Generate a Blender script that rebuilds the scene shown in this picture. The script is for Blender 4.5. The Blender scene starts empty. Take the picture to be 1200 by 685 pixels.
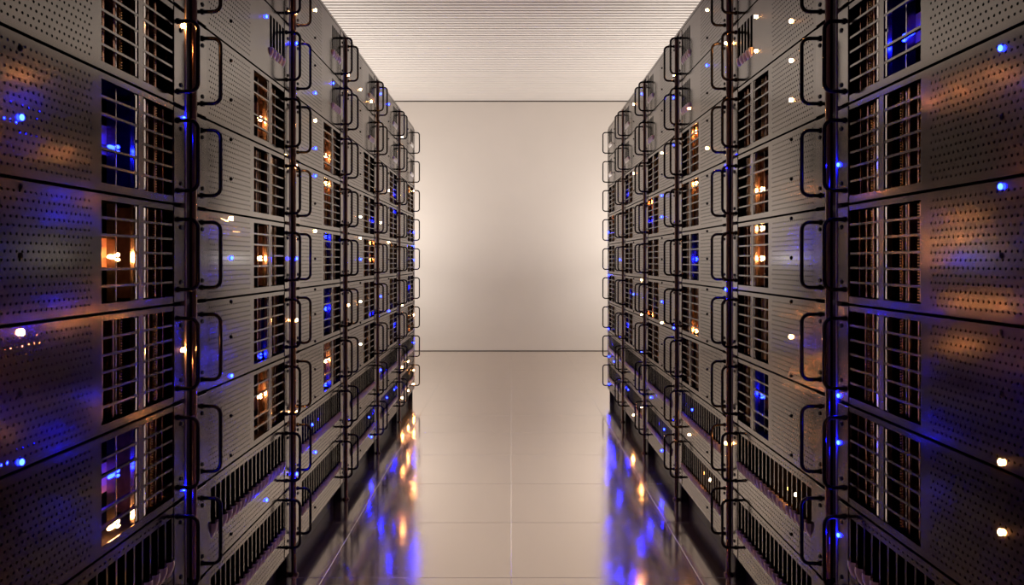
import bpy, math, random
from mathutils import Vector
random.seed(7)
SC = bpy.context.scene
COL = SC.collection
PI = math.pi

# ------------------------------------------------------------------ measures
CAMH = 1.15          # eye height
FPX = 800.0          # focal length in pixels of the 1200 px frame
W = 0.80             # half width of the aisle, face to face
H = 0.2375           # one server
P = 0.79             # pitch of the racks along the aisle
E0 = 1.672           # far edge of the nearest rack
GAP = 0.063          # slot between two stacks where the pipe stands
L = P - GAP          # length of a server front
HP = H - 0.006       # height of the front plate
BASE = CAMH - 4.435 * H
TOP = CAMH + 4.565 * H
NB = 6
WALLY = 8.72
CEIL = 3.194
OUT = {(0, 1), (0, 9)}   # wholly outside the frame

# ------------------------------------------------------------------ materials
def mat(name, base=(.5, .5, .5), metal=0.0, rough=.5, emit=None, strength=0.0,
        noise=0.0, nscale=20.0, bump=0.0, bscale=200.0, spec=.5, rnoise=0.0, coat=0.0):
    m = bpy.data.materials.new(name); m.use_nodes = True
    nt = m.node_tree; N = nt.nodes; K = nt.links
    b = N['Principled BSDF']
    b.inputs['Base Color'].default_value = (*base, 1)
    b.inputs['Metallic'].default_value = metal
    b.inputs['Roughness'].default_value = rough
    b.inputs['Specular IOR Level'].default_value = spec
    b.inputs['Coat Weight'].default_value = coat
    if emit:
        b.inputs['Emission Color'].default_value = (*emit, 1)
        b.inputs['Emission Strength'].default_value = strength
    tc = N.new('ShaderNodeTexCoord')
    if noise or rnoise:
        t = N.new('ShaderNodeTexNoise'); t.inputs['Scale'].default_value = nscale
        t.inputs['Detail'].default_value = 4
        K.new(tc.outputs['Object'], t.inputs['Vector'])
        if noise:
            r = N.new('ShaderNodeValToRGB')
            r.color_ramp.elements[0].position = .3; r.color_ramp.elements[1].position = .7
            r.color_ramp.elements[0].color = (*[c * (1 - noise) for c in base], 1)
            r.color_ramp.elements[1].color = (*[min(1, c * (1 + noise)) for c in base], 1)
            K.new(t.outputs['Fac'], r.inputs['Fac']); K.new(r.outputs['Color'], b.inputs['Base Color'])
        if rnoise:
            q = N.new('ShaderNodeMapRange')
            q.inputs['To Min'].default_value = max(.02, rough - rnoise)
            q.inputs['To Max'].default_value = rough + rnoise
            K.new(t.outputs['Fac'], q.inputs['Value']); K.new(q.outputs['Result'], b.inputs['Roughness'])
    if bump:
        t = N.new('ShaderNodeTexNoise'); t.inputs['Scale'].default_value = bscale
        K.new(tc.outputs['Object'], t.inputs['Vector'])
        u = N.new('ShaderNodeBump'); u.inputs['Strength'].default_value = bump
        u.inputs['Distance'].default_value = .001
        K.new(t.outputs['Fac'], u.inputs['Height']); K.new(u.outputs['Normal'], b.inputs['Normal'])
    return m

M = {
 'panel': mat('panel_metal', (.185, .171, .160), .985, .13, noise=.06, nscale=9, rnoise=.015),
 'ear': mat('ear_metal', (.215, .20, .187), .98, .14, noise=.05, nscale=14, rnoise=.015),
 'grille': mat('grille_metal', (.22, .205, .19), .97, .2, noise=.05, nscale=20),
 'seam': mat('body_dark', (.012, .011, .013), .3, .45, noise=.2, nscale=12),
 'inner': mat('inner_dark', (.012, .011, .012), 0, .9, noise=.25, nscale=15, spec=.05),
 'handle': mat('handle_black', (.018, .015, .016), .6, .22, noise=.15, nscale=30),
 'pipe': mat('pipe_dark_copper', (.20, .125, .105), 1.0, .2, noise=.2, nscale=12),
 'screw': mat('screw_black', (.01, .01, .01), .6, .4, noise=.2, nscale=60),
 'bracket': mat('bracket_polished', (.85, .8, .75), 1.0, .22, noise=.05, nscale=30),
 'scoop': mat('scoop_satin', (.72, .68, .63), .5, .35, noise=.05, nscale=30),
 'board': mat('circuit_board', (.035, .02, .025), .3, .3, noise=.5, nscale=60),
 'copper': mat('copper_card', (.5, .27, .17), .95, .25, noise=.3, nscale=50),
 'conn': mat('gold_contacts', (.75, .42, .16), 1.0, .3, noise=.2, nscale=80),
 'sink': mat('heat_sink_copper', (.62, .36, .24), .5, .4, noise=.15, nscale=40),
 'rail': mat('rail_painted', (.42, .39, .37), .3, .35, noise=.04, nscale=15),
 'off': mat('lens_dark', (.008, .008, .01), .0, .25, noise=.2, nscale=60),
 'orange': mat('lens_orange', (.9, .5, .2), 0, .4, (1.0, .36, .09), 420, noise=.02),
 'blue': mat('lens_blue', (.1, .1, .9), 0, .4, (.0008, .0022, 1.0), 450, noise=.02),
 'orange_in': mat('lamp_orange', (.9, .5, .2), 0, .4, (1.0, .36, .10), 190, noise=.02),
 'blue_in': mat('lamp_blue', (.1, .1, .9), 0, .4, (.0015, .004, 1.0), 150, noise=.02),
 'wall': mat('wall_plaster', (.60, .54, .485), 0, .85, noise=.012, nscale=3, bump=.15, bscale=90, spec=.2),
 'shadow_gap': mat('painted_shadow_gap', (.10, .08, .07), 0, .8, noise=.1, nscale=10, spec=.2),  # dark colour standing in for shade along the back wall's joints
}

def floor_mat():
    m = bpy.data.materials.new('polished_floor_tiles'); m.use_nodes = True
    nt = m.node_tree; N = nt.nodes; K = nt.links; b = N['Principled BSDF']
    tc = N.new('ShaderNodeTexCoord'); sp = N.new('ShaderNodeSeparateXYZ')
    K.new(tc.outputs['Object'], sp.inputs['Vector'])
    def math_(op, a, bb=None):
        n = N.new('ShaderNodeMath'); n.operation = op
        for i, v in enumerate((a, bb)):
            if v is None: continue
            if isinstance(v, (int, float)): n.inputs[i].default_value = v
            else: K.new(v, n.inputs[i])
        return n.outputs[0]
    def line(c, pitch, off, half):
        a = math_('ADD', c, off); a = math_('DIVIDE', a, pitch)
        r = math_('ROUND', a); a = math_('SUBTRACT', a, r); a = math_('ABSOLUTE', a)
        a = math_('MULTIPLY', a, pitch)
        return math_('LESS_THAN', a, half), math_('MINIMUM', a, half)
    lx, hx = line(sp.outputs['X'], .680, 0.0, .0030)
    ly, hy = line(sp.outputs['Y'], .522, 100 * .522 - 3.0016, .0024)
    seam = math_('MAXIMUM', lx, ly)
    bp = N.new('ShaderNodeBump'); bp.inputs['Strength'].default_value = 1; bp.inputs['Distance'].default_value = .27
    K.new(math_('ADD', hx, hy), bp.inputs['Height']); K.new(bp.outputs['Normal'], b.inputs['Normal'])
    n1 = N.new('ShaderNodeTexNoise'); n1.inputs['Scale'].default_value = 5; n1.inputs['Detail'].default_value = 6
    K.new(tc.outputs['Object'], n1.inputs['Vector'])
    rr = N.new('ShaderNodeMapRange'); rr.inputs['From Min'].default_value = .3; rr.inputs['From Max'].default_value = .7
    rr.inputs['To Min'].default_value = .09; rr.inputs['To Max'].default_value = .15
    K.new(n1.outputs['Fac'], rr.inputs['Value'])
    rmix = N.new('ShaderNodeMix'); rmix.data_type = 'FLOAT'
    K.new(seam, rmix.inputs[0]); K.new(rr.outputs['Result'], rmix.inputs[2]); rmix.inputs[3].default_value = .22
    K.new(rmix.outputs[0], b.inputs['Roughness'])
    cm = N.new('ShaderNodeMix'); cm.data_type = 'RGBA'
    K.new(seam, cm.inputs[0])
    cm.inputs[6].default_value = (.80, .73, .67, 1); cm.inputs[7].default_value = (.84, .79, .74, 1)
    K.new(cm.outputs[2], b.inputs['Base Color'])
    mm = N.new('ShaderNodeMix'); mm.data_type = 'FLOAT'; K.new(seam, mm.inputs[0])
    mm.inputs[2].default_value = .94; mm.inputs[3].default_value = .85
    K.new(mm.outputs[0], b.inputs['Metallic'])
    return m
M['floor'] = floor_mat()
M['ceiling'] = mat('ceiling_slats', (.64, .59, .545), 0, .75, noise=.015, nscale=4, spec=.2)

# ------------------------------------------------------------------ mesh builder
class MB:
    def __init__(s): s.v = []; s.f = []; s.sm = []
    def face(s, pts, smooth=False):
        i = len(s.v); s.v += [tuple(p) for p in pts]; s.f.append(tuple(range(i, i + len(pts)))); s.sm.append(smooth)
    def grid(s, rows, smooth=True, closed=False):
        i = len(s.v); n = len(rows[0])
        for r in rows: s.v += [tuple(p) for p in r]
        for a in range(len(rows) - 1):
            for b in range(n if closed else n - 1):
                c = (b + 1) % n
                s.f.append((i + a * n + b, i + a * n + c, i + (a + 1) * n + c, i + (a + 1) * n + b)); s.sm.append(smooth)
    def box(s, x0, x1, y0, y1, z0, z1, bev=0.0):
        if bev:
            e = bev
            def ring(x, d): return [(x, y0 + d, z0 + d), (x, y1 - d, z0 + d), (x, y1 - d, z1 - d), (x, y0 + d, z1 - d)]
            s.grid([ring(x0, 0), ring(x1 - e, 0), ring(x1, e)], False, True)
            s.face(ring(x1, e)); s.face(ring(x0, 0)[::-1]); return
        q = [(x0, y0, z0), (x1, y0, z0), (x1, y1, z0), (x0, y1, z0), (x0, y0, z1), (x1, y0, z1), (x1, y1, z1), (x0, y1, z1)]
        i = len(s.v); s.v += q
        for f in ((0, 3, 2, 1), (4, 5, 6, 7), (0, 1, 5, 4), (1, 2, 6, 5), (2, 3, 7, 6), (3, 0, 4, 7)):
            s.f.append(tuple(i + k for k in f)); s.sm.append(False)
    def tube(s, path, r, n=10):
        rings = []
        for a, p in enumerate(path):
            p = Vector(p); q0 = Vector(path[max(0, a - 1)]); q1 = Vector(path[min(len(path) - 1, a + 1)])
            t = (q1 - q0).normalized()
            u = Vector((0, 1, 0)) if abs(t.y) < .9 else Vector((1, 0, 0))
            u = (u - t * u.dot(t)).normalized(); w = t.cross(u)
            rings.append([p + r * (math.cos(2 * PI * k / n) * u + math.sin(2 * PI * k / n) * w) for k in range(n)])
        s.grid(rings, True, True); s.face(rings[0][::-1]); s.face(rings[-1])
    def ball(s, c, r, n=10, m=6):
        rows = []
        for a in range(m + 1):
            t = PI * a / m
            rows.append([(c[0] + r[0] * math.sin(t) * math.cos(2 * PI * k / n), c[1] + r[1] * math.sin(t) * math.sin(2 * PI * k / n),
                          c[2] + r[2] * math.cos(t)) for k in range(n)])
        s.grid(rows, True, True)
    def mesh(s, name, m, side=-1):
        # local x points to the aisle; on the right hand side the shape is mirrored
        vs = s.v if side == -1 else [(-x, y, z) for x, y, z in s.v]
        fs = s.f if side == -1 else [f[::-1] for f in s.f]
        me = bpy.data.meshes.new(name); me.from_pydata(vs, [], fs); me.materials.append(M[m])
        me.polygons.foreach_set('use_smooth', s.sm); me.validate(); me.update()
        return me

def link(name, me, parent=None, loc=(0, 0, 0)):
    o = bpy.data.objects.new(name, me); COL.objects.link(o); o.location = loc
    if parent: o.parent = parent
    return o
def empty(name, loc):
    o = bpy.data.objects.new(name, None); COL.objects.link(o); o.location = loc; o.empty_display_size = .05
    return o
def tag(o, label, cat, group=None):
    n = len(label.split()); assert 4 <= n <= 16, (n, label)
    o['label'] = label; o['category'] = cat
    if group: o['group'] = group

# ------------------------------------------------------------------ front plates
T = 0.0011
def plate(mb, y0, y1, z0, z1, holes, x=0.0, t=T):
    """flat plate at local x with rectangular openings (ya, yb, za, zb) and their walls"""
    zs = sorted({z0, z1} | {q for h in holes for q in h[2:]})
    for a, b in zip(zs, zs[1:]):
        m = (a + b) / 2; y = y0
        for ya, yb in sorted((h[0], h[1]) for h in holes if h[2] < m < h[3]):
            if ya > y: mb.face([(x, y, a), (x, ya, a), (x, ya, b), (x, y, b)])
            y = yb
        if y < y1: mb.face([(x, y, a), (x, y1, a), (x, y1, b), (x, y, b)])
    for ya, yb, za, zb in holes:
        r = [(ya, za), (yb, za), (yb, zb), (ya, zb)]
        for k in range(4):
            (p, q), (u, v) = r[k], r[(k + 1) % 4]
            mb.face([(x, p, q), (x, u, v), (x - t, u, v), (x - t, p, q)])
def rim(mb, y0, y1, z0, z1, x=0.0, d=.02):
    r = [(y0, z0), (y1, z0), (y1, z1), (y0, z1)]
    for k in range(4):
        (p, q), (u, v) = r[k], r[(k + 1) % 4]
        mb.face([(x, p, q), (x - d, p, q), (x - d, u, v), (x, u, v)])
SX, SZ, HR = .0131, .0141, .0027
def perforated(mb, y0, y1, z0, z1, skip=()):
    """plate region with real round holes, rows staggered"""
    nz = int(round((z1 - z0) / SZ)); sz = (z1 - z0) / nz
    for a in range(nz):
        za, zb = z0 + a * sz, z0 + (a + 1) * sz; zc = (za + zb) / 2
        n = int((y1 - y0 - SX / 2) / SX); off = (SX / 2 if a % 2 else 0) + (y1 - y0 - SX / 2 - n * SX) / 2
        ys = y0 + off
        mb.face([(0, y0, za), (0, ys, za), (0, ys, zb), (0, y0, zb)])
        for c in range(n):
            ya, yb = ys + c * SX, ys + (c + 1) * SX; yc = (ya + yb) / 2
            outer = [(yb, zc), (yb, zb), (yc, zb), (ya, zb), (ya, zc), (ya, za), (yc, za), (yb, za)]
            inner = [(yc + HR * math.cos(k * PI / 4), zc + HR * math.sin(k * PI / 4)) for k in range(8)]
            i = len(mb.v)
            mb.v += [(0, *p) for p in outer] + [(0, *p) for p in inner] + [(-T, *p) for p in inner]
            for k in range(8):
                l = (k + 1) % 8
                mb.f.append((i + k, i + l, i + 8 + l, i + 8 + k)); mb.sm.append(False)
                mb.f.append((i + 8 + k, i + 8 + l, i + 16 + l, i + 16 + k)); mb.sm.append(False)
        ye = ys + n * SX
        mb.face([(0, ye, za), (0, y1, za), (0, y1, zb), (0, ye, zb)])

EAR = .055
PY0, PY1 = .064, .366            # perforated field
CY0, CYA, CYB, CY1 = L - .339, L - .205, L - .187, L - EAR
ZB, ZT = .016, HP - .012         # grille opening
def panel_grille():
    mb = MB()
    plate(mb, EAR, PY0, 0, HP, []); plate(mb, PY0, PY1, 0, .010, []); plate(mb, PY0, PY1, HP - .010, HP, [])
    perforated(mb, PY0, PY1, .010, HP - .010)
    plate(mb, PY1, L - EAR, 0, HP, [(CY0, CY1 - .0005, ZB, ZT)])
    rim(mb, EAR, L - EAR, 0, HP); return mb
def tongues(mb, ys, z, w, hgt, p):
    for yc in ys:
        rows = []
        for a in range(7):
            v = a / 6
            rows.append([(p * math.sin(PI * min(1, v * .62)) * max(0, 1 - u * u) ** .5 + .0003, yc + u * w / 2, z + v * hgt)
                         for u in (-1, -.7, -.35, 0, .35, .7, 1)])
        mb.grid(rows)
def panel_louvre():
    mb = MB()
    plate(mb, EAR, PY0, 0, HP, []); plate(mb, PY0, PY1, 0, .010, []); plate(mb, PY0, PY1, HP - .010, HP, [])
    perforated(mb, PY0, PY1, .010, HP - .010)
    ys = [L - .200 + .030 * k for k in range(5)]
    holes = [(y, y + .021, .085, .205) for y in ys]
    plate(mb, PY1, L - EAR, 0, HP, holes, 0.0, .0003); rim(mb, EAR, L - EAR, 0, HP)
    return mb
def scoops_louvre():
    mb = MB(); tongues(mb, [L - .200 + .030 * k + .0105 for k in range(5)], .066, .021, .030, .010); return mb
def panel_fins():
    mb = MB()
    a, b = .083, L - EAR - .002; n = 18; pt = (b - a) / n
    holes = [(a + k * pt, a + k * pt + pt - .0055, .088, .207) for k in range(n)]
    plate(mb, EAR, L - EAR, .080, .210, holes, 0.0, .0003)
    plate(mb, EAR, L - EAR, .210, HP, [(a + .004 + k * pt * .5, a + .004 + k * pt * .5 + .008, .216, .220) for k in range(2 * n - 1)])
    perforated(mb, .066, L - EAR - .004, .010, .068)
    plate(mb, EAR, .066, 0, .080, []); plate(mb, L - EAR - .004, L - EAR, 0, .080, [])
    plate(mb, .066, L - EAR - .004, 0, .010, []); plate(mb, .066, L - EAR - .004, .068, .080, [])
    rim(mb, EAR, L - EAR, 0, HP)
    return mb
def scoops_fins():
    mb = MB(); a, b = .083, L - EAR - .002; n = 18; pt = (b - a) / n
    tongues(mb, [a + k * pt + (pt - .0055) / 2 for k in range(n)], .074, .023, .038, .012); return mb
def grille(double):
    mb = MB(); n = 6; ch = (ZT - ZB) / n; e = .0004
    mb.box(-.010, -.0005, CYA, CYB, ZB + e, ZT - e)
    for k in range(1, n):
        z = ZB + k * ch
        if not (double and k == 3): mb.box(-.009, -.0008, CY0 + e, CYA, z - .0025, z + .0025)
        mb.box(-.009, -.0008, CYB, CY1 - .0009, z - .0025, z + .0025)
    for z in [ZB + k * ch + d for k in range(n) for d in (.006, .010)]:     # little clips at the cell edge
        mb.box(-.009, -.001, CY0 + e, CY0 + .003, z, z + .0018)
    return mb
def ear(y0, y1):
    mb = MB()
    mb.box(-.004, .0018, y0 + .0006, y1 - .0006, .002, HP - .002, .0008)
    return mb
def screw():
    mb = MB(); n = 10
    rings = [[(x, r * math.cos(2 * PI * k / n), r * math.sin(2 * PI * k / n)) for k in range(n)] for x, r in
             ((0, .0056), (.0022, .0056), (.003, .0046), (.003, .0025), (.0012, .0022))]
    mb.grid(rings, False, True); mb.face(rings[-1]); return mb
HY = .089; HO = .047; HRAD = .0048
def handle():
    """U shaped pull, legs out of the ear, grip upright"""
    mb = MB(); path = [(0, 0, HY - HRAD)]; c = .020
    for a in range(7):
        t = PI / 2 * a / 6
        path.append((HO - c + c * math.sin(t), 0, HY - HRAD - c + c * math.cos(t)))
    path += [(x, y, -z) for x, y, z in path[::-1]]
    mb.tube(path, HRAD, 12)
    for z in (HY - HRAD, -HY + HRAD):       # collars
        mb.tube([(0, 0, z), (.004, 0, z)], .0075, 12)
    return mb
DEP = .55
def chassis():
    """tray open at the front, with a wall between the perforated half and the cage"""
    mb = MB(); x0, x1 = -DEP, -.0045
    z0, z1, y0, y1 = .0005, HP - .0005, .004, L - .004
    mb.face([(x0, y0, z0), (x0, y1, z0), (x0, y1, z1), (x0, y0, z1)])
    for z in (z0, z1): mb.face([(x0, y0, z), (x1, y0, z), (x1, y1, z), (x0, y1, z)])
    for y in (y0, PY1 + .006, y1): mb.face([(x0, y, z0), (x1, y, z0), (x1, y, z1), (x0, y, z1)])
    mb.face([(-.20, PY1 + .006, z0), (-.20, y1, z0), (-.20, y1, z1), (-.20, PY1 + .006, z1)])
    return mb
def strip(mb, y, w, x, z0, z1, a0=0, a1=26):
    """upright polished strip, gently curved so that it turns to the far end"""
    rows = []; yy, xx = y, x
    for k in range(6):
        t = math.radians(a0 + (a1 - a0) * k / 5)
        rows.append([(xx, yy, z0), (xx, yy, z1)])
        yy += w / 5 * math.cos(t); xx -= w / 5 * math.sin(t)
    mb.grid(rows, True)
CH = (ZT - ZB) / 6
def front_strip():
    """polished strip beside the centre bar, one short piece in each cell"""
    mb = MB()
    for k in range(6): strip(mb, 0, .0095, -.0008, ZB + k * CH + .0034, ZB + (k + 1) * CH - .0034, 4, 15)
    mb.box(-.012, -.0036, 0, .0015, ZB + .0005, ZT - .0005)
    return mb
def deep_strip():
    mb = MB(); strip(mb, 0, .005, -.016, ZB + .001, ZT - .001)
    mb.box(-.035, -.0175, 0, .001, ZB + .001, ZT - .001); return mb
STRIPS = [(CYA - .0115, 'front'), (CYB + .0035, 'front'), (CYB + .0175, 'deep'), (CYA - .058, 'deep')]
def board(seed):
    r = random.Random(seed); mb = MB()
    mb.box(-.096, -.030 - r.random() * .02, 0, .003, ZB + .002, ZT - .002)
    for k in range(9):
        if r.random() < .55:
            z = ZB + .01 + k * .022
            mb.box(-.06, -.034, .0029, .003 + r.uniform(.004, .010), z, z + r.uniform(.008, .018))
    return mb
def card(w):
    mb = MB(); strip(mb, 0, w, -.0125, ZB + .002, ZT - .002, -4, 22)
    mb.box(-.06, -.0155, 0, .001, ZB + .002, ZT - .002); return mb
def contacts(q):
    mb = MB(); z = ZB + .004; w = .0028 + .0008 * q
    mb.box(-.040, -.0165, .0005, w - .0005, ZB + .003, ZT - .003)
    while z < ZT - .006:
        mb.box(-.017, -.0125, 0, w, z, z + .0022); z += .0058
    return mb
def heat_sink():
    mb = MB(); ch = (ZT - ZB) / 6; z0, z1 = ZB + 2 * ch + .003, ZB + 4 * ch - .003
    ym = CY0 + .045
    mb.box(-.095, -.060, ym, CYA - .016, z0, z1)
    z = z0
    while z < z1 - .004:
        mb.box(-.095, -.045, CY0 + .003, ym - .001, z, z + .0035); z += .0078
    mb.box(-.060, -.050, ym + .014, CYA - .030, z0 + .02, z1 - .02)
    return mb
def lens(rx=.0034, ry=.0039, rz=.0054):
    mb = MB(); mb.ball((0, 0, 0), (rx, ry, rz)); return mb
def peg():
    mb = MB(); mb.ball((0, 0, 0), (.004, .003, .0055), 8, 4); return mb
def lamp():
    mb = MB(); mb.ball((0, 0, 0), (.004, .012, .004), 8, 6); mb.ball((0, .024, .004), (.004, .005, .004), 8, 5)
    mb.ball((0, .024, -.006), (.004, .006, .003), 8, 5); return mb

MESH = {}
for sd in (-1, 1):
    S = {}
    S['p_grille'] = panel_grille().mesh('front_panel_grille', 'panel', sd)
    S['p_louvre'] = panel_louvre().mesh('front_panel_louvre', 'panel', sd)
    S['p_fins'] = panel_fins().mesh('front_panel_fins', 'panel', sd)
    S['s_louvre'] = scoops_louvre().mesh('scoop_row_short', 'scoop', sd)
    S['s_fins'] = scoops_fins().mesh('scoop_row_long', 'scoop', sd)
    S['grille'] = grille(False).mesh('cage_grille', 'grille', sd)
    S['grille2'] = grille(True).mesh('cage_grille_wide', 'grille', sd)
    S['ear0'] = ear(0, EAR).mesh('mounting_ear_near', 'ear', sd)
    S['ear1'] = ear(L - EAR, L).mesh('mounting_ear_far', 'ear', sd)
    S['screw'] = screw().mesh('screw', 'screw', sd)
    S['handle'] = handle().mesh('handle', 'handle', sd)
    S['chassis'] = chassis().mesh('chassis', 'inner', sd)
    S['front'] = front_strip().mesh('bracket_strip_front', 'bracket', sd)
    S['deep'] = deep_strip().mesh('bracket_strip_deep', 'bracket', sd)
    for q in range(4):
        S['board%d' % q] = board(q).mesh('circuit_board', 'board', sd)
        S['card%d' % q] = card(.005 + .0016 * q).mesh('copper_card', 'copper', sd)
        S['contacts%d' % q] = contacts(q).mesh('contacts', 'conn', sd)
    S['sink'] = heat_sink().mesh('heat_sink', 'sink', sd)
    for c in ('orange', 'blue'):
        S['l_' + c] = lens().mesh('lens_' + c, c, sd)
        S['i_' + c] = lamp().mesh('lamp_' + c, c + '_in', sd)
    S['peg'] = peg().mesh('lens_off', 'off', sd)
    MESH[sd] = S

# ------------------------------------------------------------------ lights on the servers, on their own regular grid
# column -> {row: colour}
o_, b_ = 'orange', 'blue'
LEFT = {0: {-2: b_, 1: o_, 3: b_}, 1: {-2: b_, 0: o_, 4: b_, 5: o_}, 2: {-5: o_, -3: b_, 2: o_, 5: b_},
 3: {-1: o_, 0: b_, 3: b_}, 4: {-7: b_, -4: o_, 0: o_, 3: b_, 4: o_, 7: b_},
 5: {-8: o_, -7: b_, -3: o_, 0: b_, 2: o_, 5: o_, 7: b_}, 6: {-9: o_, -6: b_, -5: o_, -4: b_, -3: b_, -1: o_, 6: b_, 7: b_},
 7: {-7: b_, -4: o_, -3: o_, -1: b_, 2: b_, 4: o_, 5: b_}, 8: {-8: o_, 2: o_, 7: b_},
 9: {-8: o_, -2: o_, -1: o_, 0: b_, 2: o_, 4: o_}, 10: {-8: o_, -2: b_, -1: o_, 0: o_, 3: b_, 8: b_, 9: b_},
 11: {-9: b_, -2: o_, 2: b_, 6: b_}, 12: {-9: b_, -4: o_, -1: o_, 3: b_, 8: b_}, 13: {-4: b_, -3: b_, 4: b_, 8: b_},
 14: {-8: o_, 3: o_, 7: o_, 9: o_}, 15: {-5: o_, 2: b_, 5: o_, 7: o_, 8: o_, 9: o_}, 16: {-5: o_, -2: b_, -1: b_, 0: b_, 4: o_, 6: b_, 8: o_, 9: o_}}
RIGHT = {0: {-3: b_, -1: b_, 3: o_, 4: o_}, 1: {-4: b_}, 2: {-2: b_, 3: b_, 4: b_, 6: b_},
 3: {-6: o_, -5: o_, -4: o_, 2: o_, 6: o_}, 4: {-7: o_, -6: o_, -2: o_, -1: o_, 0: o_, 4: b_},
 5: {-7: o_, -3: b_, 1: b_, 6: o_}, 6: {-9: o_, -7: b_, -4: o_, 8: o_}, 7: {-6: o_, -5: o_, -3: o_, 0: b_, 3: o_, 6: b_, 7: o_},
 8: {-8: o_, -7: b_, -5: b_, 3: b_, 7: b_}, 9: {-5: o_, -3: b_, -2: b_, 2: b_, 3: o_, 8: b_, 9: b_}, 10: {-3: o_, -2: b_, 3: o_, 7: b_},
 11: {-9: b_, 1: o_, 3: o_, 5: b_, 8: o_}, 12: {-9: o_, -5: o_, 2: b_, 9: o_}, 13: {-4: b_, 4: b_, 8: b_},
 14: {0: b_, 5: b_, 8: b_}, 15: {-3: o_, 6: b_, 7: b_}, 16: {-2: b_, 1: b_, 5: b_, 7: b_, 9: b_}}
def grid_y(j): return W * FPX * (.001739 + .0004357 * j) 
def grid_v(i): return -.0107 + .1408 * i
LED = {}      # (side, bay, row) -> [(kind, colour, x, y, z)] local;  posts: (side, 'post', k)
for sd, table in ((-1, LEFT), (1, RIGHT)):
    for j in range(17):
        for i in range(-9, 10):
            col = table.get(j, {}).get(i)
            if col is None and j % 3: continue
            y = grid_y(j); z = CAMH - grid_v(i) * W
            if z > TOP - .008 or z < BASE + .008: continue
            if y > E0 + 5 * P: y = E0 + 5 * P - .012
            k = int(math.floor((y - (E0 - P)) / P)); ly = y - (E0 - P + k * P) - GAP
            if -GAP - .001 <= ly <= -.004:
                if ly < -GAP + .010: k -= 1; ly += P; ly = min(ly, L - .010)
                else:
                    if col: LED.setdefault((sd, 'post', k - 1), []).append((col, z))
                    continue
            ly = max(.010, min(L - .010, ly))
            if k > 5: k = 5; ly = L - .01
            r = int((TOP - z) // H) + 1
            lz = z - (TOP - r * H) - .003
            lz = max(.010, min(HP - .010, lz))
            kind = 'lens'; lx = .0025
            if ly > L - EAR or ly < EAR: lx = .0040
            if 3 <= r <= 7 and CY0 - .004 < ly < CY1 and col:
                kind = 'lamp'; lx = -.022
                ly = max(CY0 + .016, min(CY1 - .03, ly * 1.0 + .01))
                if CYA - .035 < ly < CYB + .03: ly = CYA - .042
                lz = max(ZB + .012, min(ZT - .012, lz))
                ch = (ZT - ZB) / 6; q = (lz - ZB) % ch       # keep clear of the bars
                if q < .008: lz += .008 - q
                if q > ch - .008: lz -= q - (ch - .008)
            if r >= 8 and .083 < ly < L - EAR and lz > .08: lx = -.012 if col else .0025
            if not col:
                if 3 <= r <= 7 and ly > CY0 - .004: continue
                if r >= 8 and lz > .08: continue
                if r <= 2 and ly > L - .21: continue
                kind = 'peg'; lx = .001
            LED.setdefault((sd, k, r), []).append((kind, col, lx, ly, lz))
            if kind == 'lens' and sd == -1 and r <= 7 and PY0 < ly < PY1 and (j == 0 or (j, i) == (3, -1)):
                LED[(sd, k, r)].append(('lamp', col, -.020, ly - .006, lz))     # glow behind the holes

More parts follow.
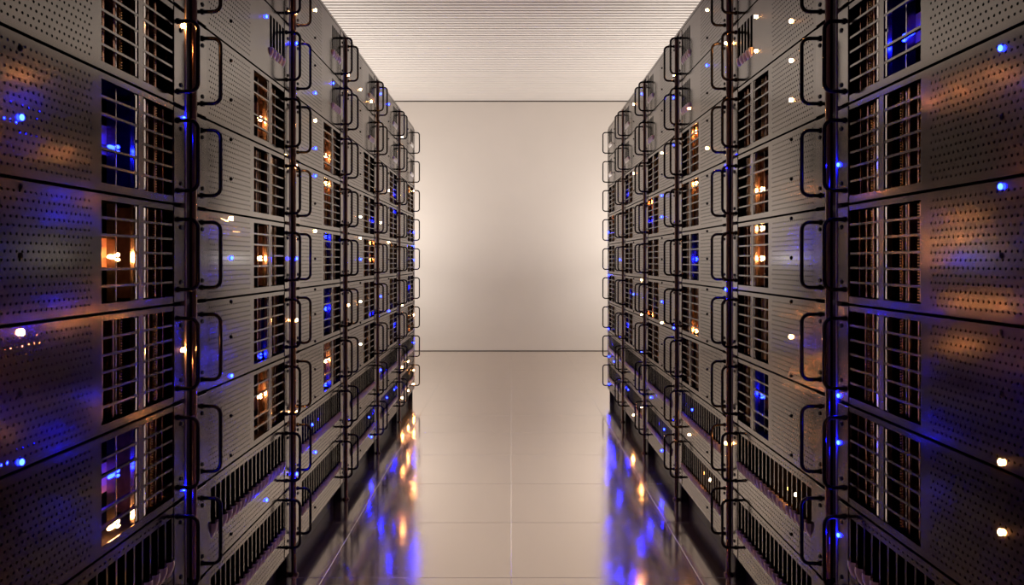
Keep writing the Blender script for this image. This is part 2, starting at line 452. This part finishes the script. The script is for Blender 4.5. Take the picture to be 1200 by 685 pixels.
# ------------------------------------------------------------------ servers
SIDE = {-1: 'left', 1: 'right'}
RACKN = ['nearest', 'second nearest', 'third', 'fourth', 'fifth', 'farthest']
DOWN = ['first', 'second', 'third', 'fourth', 'fifth']
def led_words(ls):
    cs = {c for kind, c, *_ in ls if c}
    return {0: '', 1: ''}.get(len(cs), 'orange and blue') if len(cs) != 1 else list(cs)[0]
def server(sd, k, r):
    S = MESH[sd]; ls = LED.get((sd, k, r), [])
    y0 = E0 - P + k * P + GAP; z0 = TOP - r * H + .003
    t = empty('rack_server', (sd * W, y0, z0))
    where = '%s %s rack' % (RACKN[k], SIDE[sd]) if k in (0, 1, 5) else '%s %s rack from camera' % (RACKN[k], SIDE[sd])
    lit = led_words(ls); rnd = random.Random(sd * 1000 + k * 31 + r * 7)
    if r <= 2:
        kd = 'p_louvre'; what = ('upper', 'lower')[r - 1] + ' louvred grey server'
    elif r <= 7:
        kd = 'p_grille'; what = 'cage-grille server'
    else:
        kd = 'p_fins'; what = ('upper', 'lower')[r - 8] + ' finned grey server'
    wl = (' with %s lights' % lit) if lit else ' without lit lamps'
    tail = ', %s of five downwards,' % DOWN[r - 3] if 3 <= r <= 7 else ''
    tag(t, what + wl + tail + (' in ' if not tail else ' ') + where, 'server', 'servers stacked in the racks')
    link('front_panel', S[kd], t)
    if kd != 'p_grille': link('scoop_row', S['s' + kd[1:]], t)
    for e, yc in (('ear0', .030), ('ear1', L - .022)):
        a = link('mounting_ear', S[e], t)
        for dz in (-.066, .066):
            link('screw', S['screw'], a, (-sd * .0018, yc, HP / 2 + dz))
    for yc in (.030, L - .034):
        link('handle', S['handle'], t, (-sd * .0018, yc, HP / 2))
    link('chassis', S['chassis'], t)
    if 3 <= r <= 7:
        lamps = [q for q in ls if q[0] == 'lamp' and q[3] < CYA]
        dbl = any(ZB + 2 * (ZT - ZB) / 6 < q[4] < ZB + 4 * (ZT - ZB) / 6 for q in lamps)
        link('cage_grille', S['grille2' if dbl else 'grille'], t)
        for y, kd in STRIPS: link('bracket_strip', S[kd], t, (0, y, 0))
        y = CY0 + (.010 if not dbl else CYB - CY0 + .03)
        while y < CY1 - .014:
            if not (CYA - .020 < y < CYB + .026): link('circuit_board', S['board%d' % rnd.randrange(4)], t, (0, y, 0))
            y += rnd.uniform(.020, .030)
        for ya, yb in ((CY0 + .018, CYA - .068), (CYB + .034, CY1 - .02)):
            if dbl and ya < CYA: continue
            y = ya + rnd.uniform(0, .01)
            while y < yb: link('copper_card', S['card%d' % rnd.randrange(4)], t, (0, y, 0)); y += rnd.uniform(.026, .042)
        if dbl: link('heat_sink', S['sink'], t)
        for y in (CY0 + .012 + rnd.random() * .02, CYB + .05 + rnd.random() * .03, CYA - .045):
            if not (dbl and y < CYA): link('gold_contact', S['contacts%d' % rnd.randrange(4)], t, (0, y, 0))
    for kind, c, lx, ly, lz in ls:
        key = {'lens': 'l_', 'lamp': 'i_'}.get(kind)
        o = link('indicator_light', S[key + c] if key else S['peg'], t, (-sd * lx, ly, lz))
        if c: o['label'] = '%s lit indicator light' % c
    return t
for sd in (-1, 1):
    for k in range(NB):
        for r in range(1, 10):
            if (k, r) in OUT: continue
            server(sd, k, r)

# ------------------------------------------------------------------ rack cabinets and pipes
RD = .62
for sd in (-1, 1):
    m1 = MB(); m1.box(-RD, -.012, .004, GAP - .004, .0, TOP, 0)
    up = m1.mesh('upright', 'seam', sd)
    m2 = MB(); m2.box(-RD, -.001, .004, P - .001, TOP + .001, TOP + .014)
    top = m2.mesh('top_panel', 'panel', sd)
    m3 = MB(); m3.box(-RD, -.045, GAP - .003, P - .006, 0, BASE - .006); m3.box(-RD, -.004, GAP - .003, P - .006, BASE - .005, BASE)
    pl = m3.mesh('plinth', 'seam', sd)
    m4 = MB(); m4.box(-RD, -RD + .01, GAP - .003, P - .001, BASE + .001, TOP)
    bk = m4.mesh('back_panel', 'seam', sd)
    m5 = MB(); m5.box(-.010, .0042, P - .0006, P + .0016, BASE, TOP, .0006)
    rl = m5.mesh('corner_rail', 'rail', sd)
    m6 = MB(); m6.box(-RD, -.012, P + .0005, P + .0035, .0, TOP)
    spn = m6.mesh('side_panel', 'seam', sd)
    for k in range(NB):
        y0 = E0 - P + k * P
        t = empty('server_rack', (sd * W, y0, 0))
        tag(t, '%s black server rack cabinet on the %s side of the aisle' % (RACKN[k], SIDE[sd]) if k in (0, 1, 5) else
            '%s black server rack cabinet from the camera on the %s' % (RACKN[k], SIDE[sd]), 'server rack', 'server rack cabinets lining the aisle')
        for nm, me in (('upright', up), ('top_panel', top), ('plinth', pl), ('back_panel', bk), ('corner_rail', rl)):
            link(nm, me, t)
        if k == 5: link('side_panel', spn, t)
    # pipes in the slots between two stacks
    pm = MB(); n = 24; r = .0086
    prof = [(0, r * 1.9), (.006, r * 1.9), (.010, r), (TOP - .012, r), (TOP - .008, r * .8)]
    rings = [[(q * math.cos(2 * PI * a / n), q * math.sin(2 * PI * a / n), z) for a in range(n)] for z, q in prof]
    pm.grid(rings, True, True); pm.face(rings[-1])
    pipe = pm.mesh('pipe', 'pipe', sd)
    cm = MB()
    cm.tube([(-.018, 0, 0), (-.004, 0, 0)], .006, 8)
    rg = [[(q * math.cos(2 * PI * a / n), q * math.sin(2 * PI * a / n), z) for a in range(n)] for z, q in
          ((-.007, .0094), (-.006, .0112), (.006, .0112), (.007, .0094))]
    cm.grid(rg, False, True)
    clip = cm.mesh('pipe_clip', 'handle', sd)
    for k in range(5):
        t = empty('vertical_pipe', (sd * (W - .003), 1.712 + k * P, 0))
        nm = ['nearest pair of racks', 'second and third racks', 'third and fourth racks', 'fourth and fifth racks', 'two farthest racks'][k]
        tag(t, 'dark copper upright pipe between the %s on the %s' % (nm, SIDE[sd]), 'pipe', 'upright pipes between the racks')
        link('pipe', pipe, t)
        for z in (.35, TOP - .25): link('pipe_clip', clip, t, (0, 0, z))
        for c, z in LED.get((sd, 'post', k), []):
            o = link('indicator_light', MESH[sd]['l_' + c], t, (-sd * .0115, 0, z)); o['label'] = '%s lit indicator light' % c

# ------------------------------------------------------------------ the room
RW = 2.7; YB = -2.5
def struct(name, mb, m):
    o = link(name, mb.mesh(name, m)); o['kind'] = 'structure'; return o
mb = MB(); mb.box(-RW, RW, YB, WALLY, -.1, 0); struct('floor', mb, 'floor')
mb = MB(); mb.box(-RW, RW, WALLY, WALLY + .1, -.1, CEIL + .2); struct('wall_back', mb, 'wall')
mb = MB(); mb.box(-RW - .1, -RW, YB - .1, WALLY + .1, -.1, CEIL + .2); struct('wall_left', mb, 'wall')
mb = MB(); mb.box(RW, RW + .1, YB - .1, WALLY + .1, -.1, CEIL + .2); struct('wall_right', mb, 'wall')
mb = MB(); mb.box(-RW, RW, YB - .1, YB, -.1, CEIL + .2); struct('wall_front', mb, 'wall')
mb = MB(); pt = .0615; y = WALLY - .012; gd = .03
mb.box(-RW, RW, YB, WALLY, CEIL + gd, CEIL + .1)
while y > YB + .1:
    y1, y0 = y, y - pt + .020
    mb.box(-RW, RW, y0, y1, CEIL, CEIL + gd - .0005); y -= pt
struct('ceiling', mb, 'ceiling')
mb = MB(); mb.box(-RW, RW, WALLY - .006, WALLY - .0005, CEIL - .014, CEIL - .001); struct('painted_shadow_ceiling', mb, 'shadow_gap')  # dark strip that paints the shadow line where wall meets ceiling
mb = MB(); mb.box(-RW, RW, WALLY - .006, WALLY - .0005, .0005, .007); struct('painted_shadow_floor', mb, 'shadow_gap')  # thin dark strip, painted shade along the foot of the back wall

# ------------------------------------------------------------------ lamps of the room, hidden behind the racks
def area(name, loc, target, sx, sy, power, col=(1, .96, .92)):
    d = bpy.data.lights.new(name, 'AREA'); d.shape = 'RECTANGLE'; d.size = sx; d.size_y = sy
    d.energy = power; d.color = col
    o = bpy.data.objects.new(name, d); COL.objects.link(o); o.location = loc
    o.rotation_euler = (Vector(target) - Vector(loc)).to_track_quat('-Z', 'Y').to_euler()
    return o
for s in (-1, 1):
    area('floor_wash_light', (s * 1.45, 7.7, 1.0), (s * 1.40, 8.9, 1.05), .6, .9, 11.5)
    area('ceiling_wash_light', (s * 2.0, 6.7, 1.25), (s * 1.6, 6.7, 3.2), 3.0, .9, 66)
w = bpy.data.worlds.new('room_dark'); SC.world = w; w.use_nodes = True
w.node_tree.nodes['Background'].inputs['Color'].default_value = (.01, .01, .012, 1)
w.node_tree.nodes['Background'].inputs['Strength'].default_value = .2

# ------------------------------------------------------------------ camera
cd = bpy.data.cameras.new('camera'); cam = bpy.data.objects.new('camera', cd); COL.objects.link(cam)
cam.location = (0, 0, CAMH); cam.rotation_euler = (PI / 2, 0, 0)
cd.sensor_width = 36; cd.lens = FPX / 1200 * 36; cd.shift_x = 1 / 1200; cd.shift_y = -37 / 1200
cd.clip_start = .02
SC.camera = cam

SC.view_settings.view_transform = 'Standard'; SC.view_settings.look = 'None'
SC.view_settings.exposure = 0; SC.view_settings.gamma = 1; SC.view_settings.use_curve_mapping = False
cy = SC.cycles
cy.use_denoising = True; cy.max_bounces = 8; cy.diffuse_bounces = 5; cy.glossy_bounces = 5
cy.sample_clamp_indirect = 6; cy.caustics_reflective = True
try: cy.denoiser = 'OPENIMAGEDENOISE'
except Exception: pass
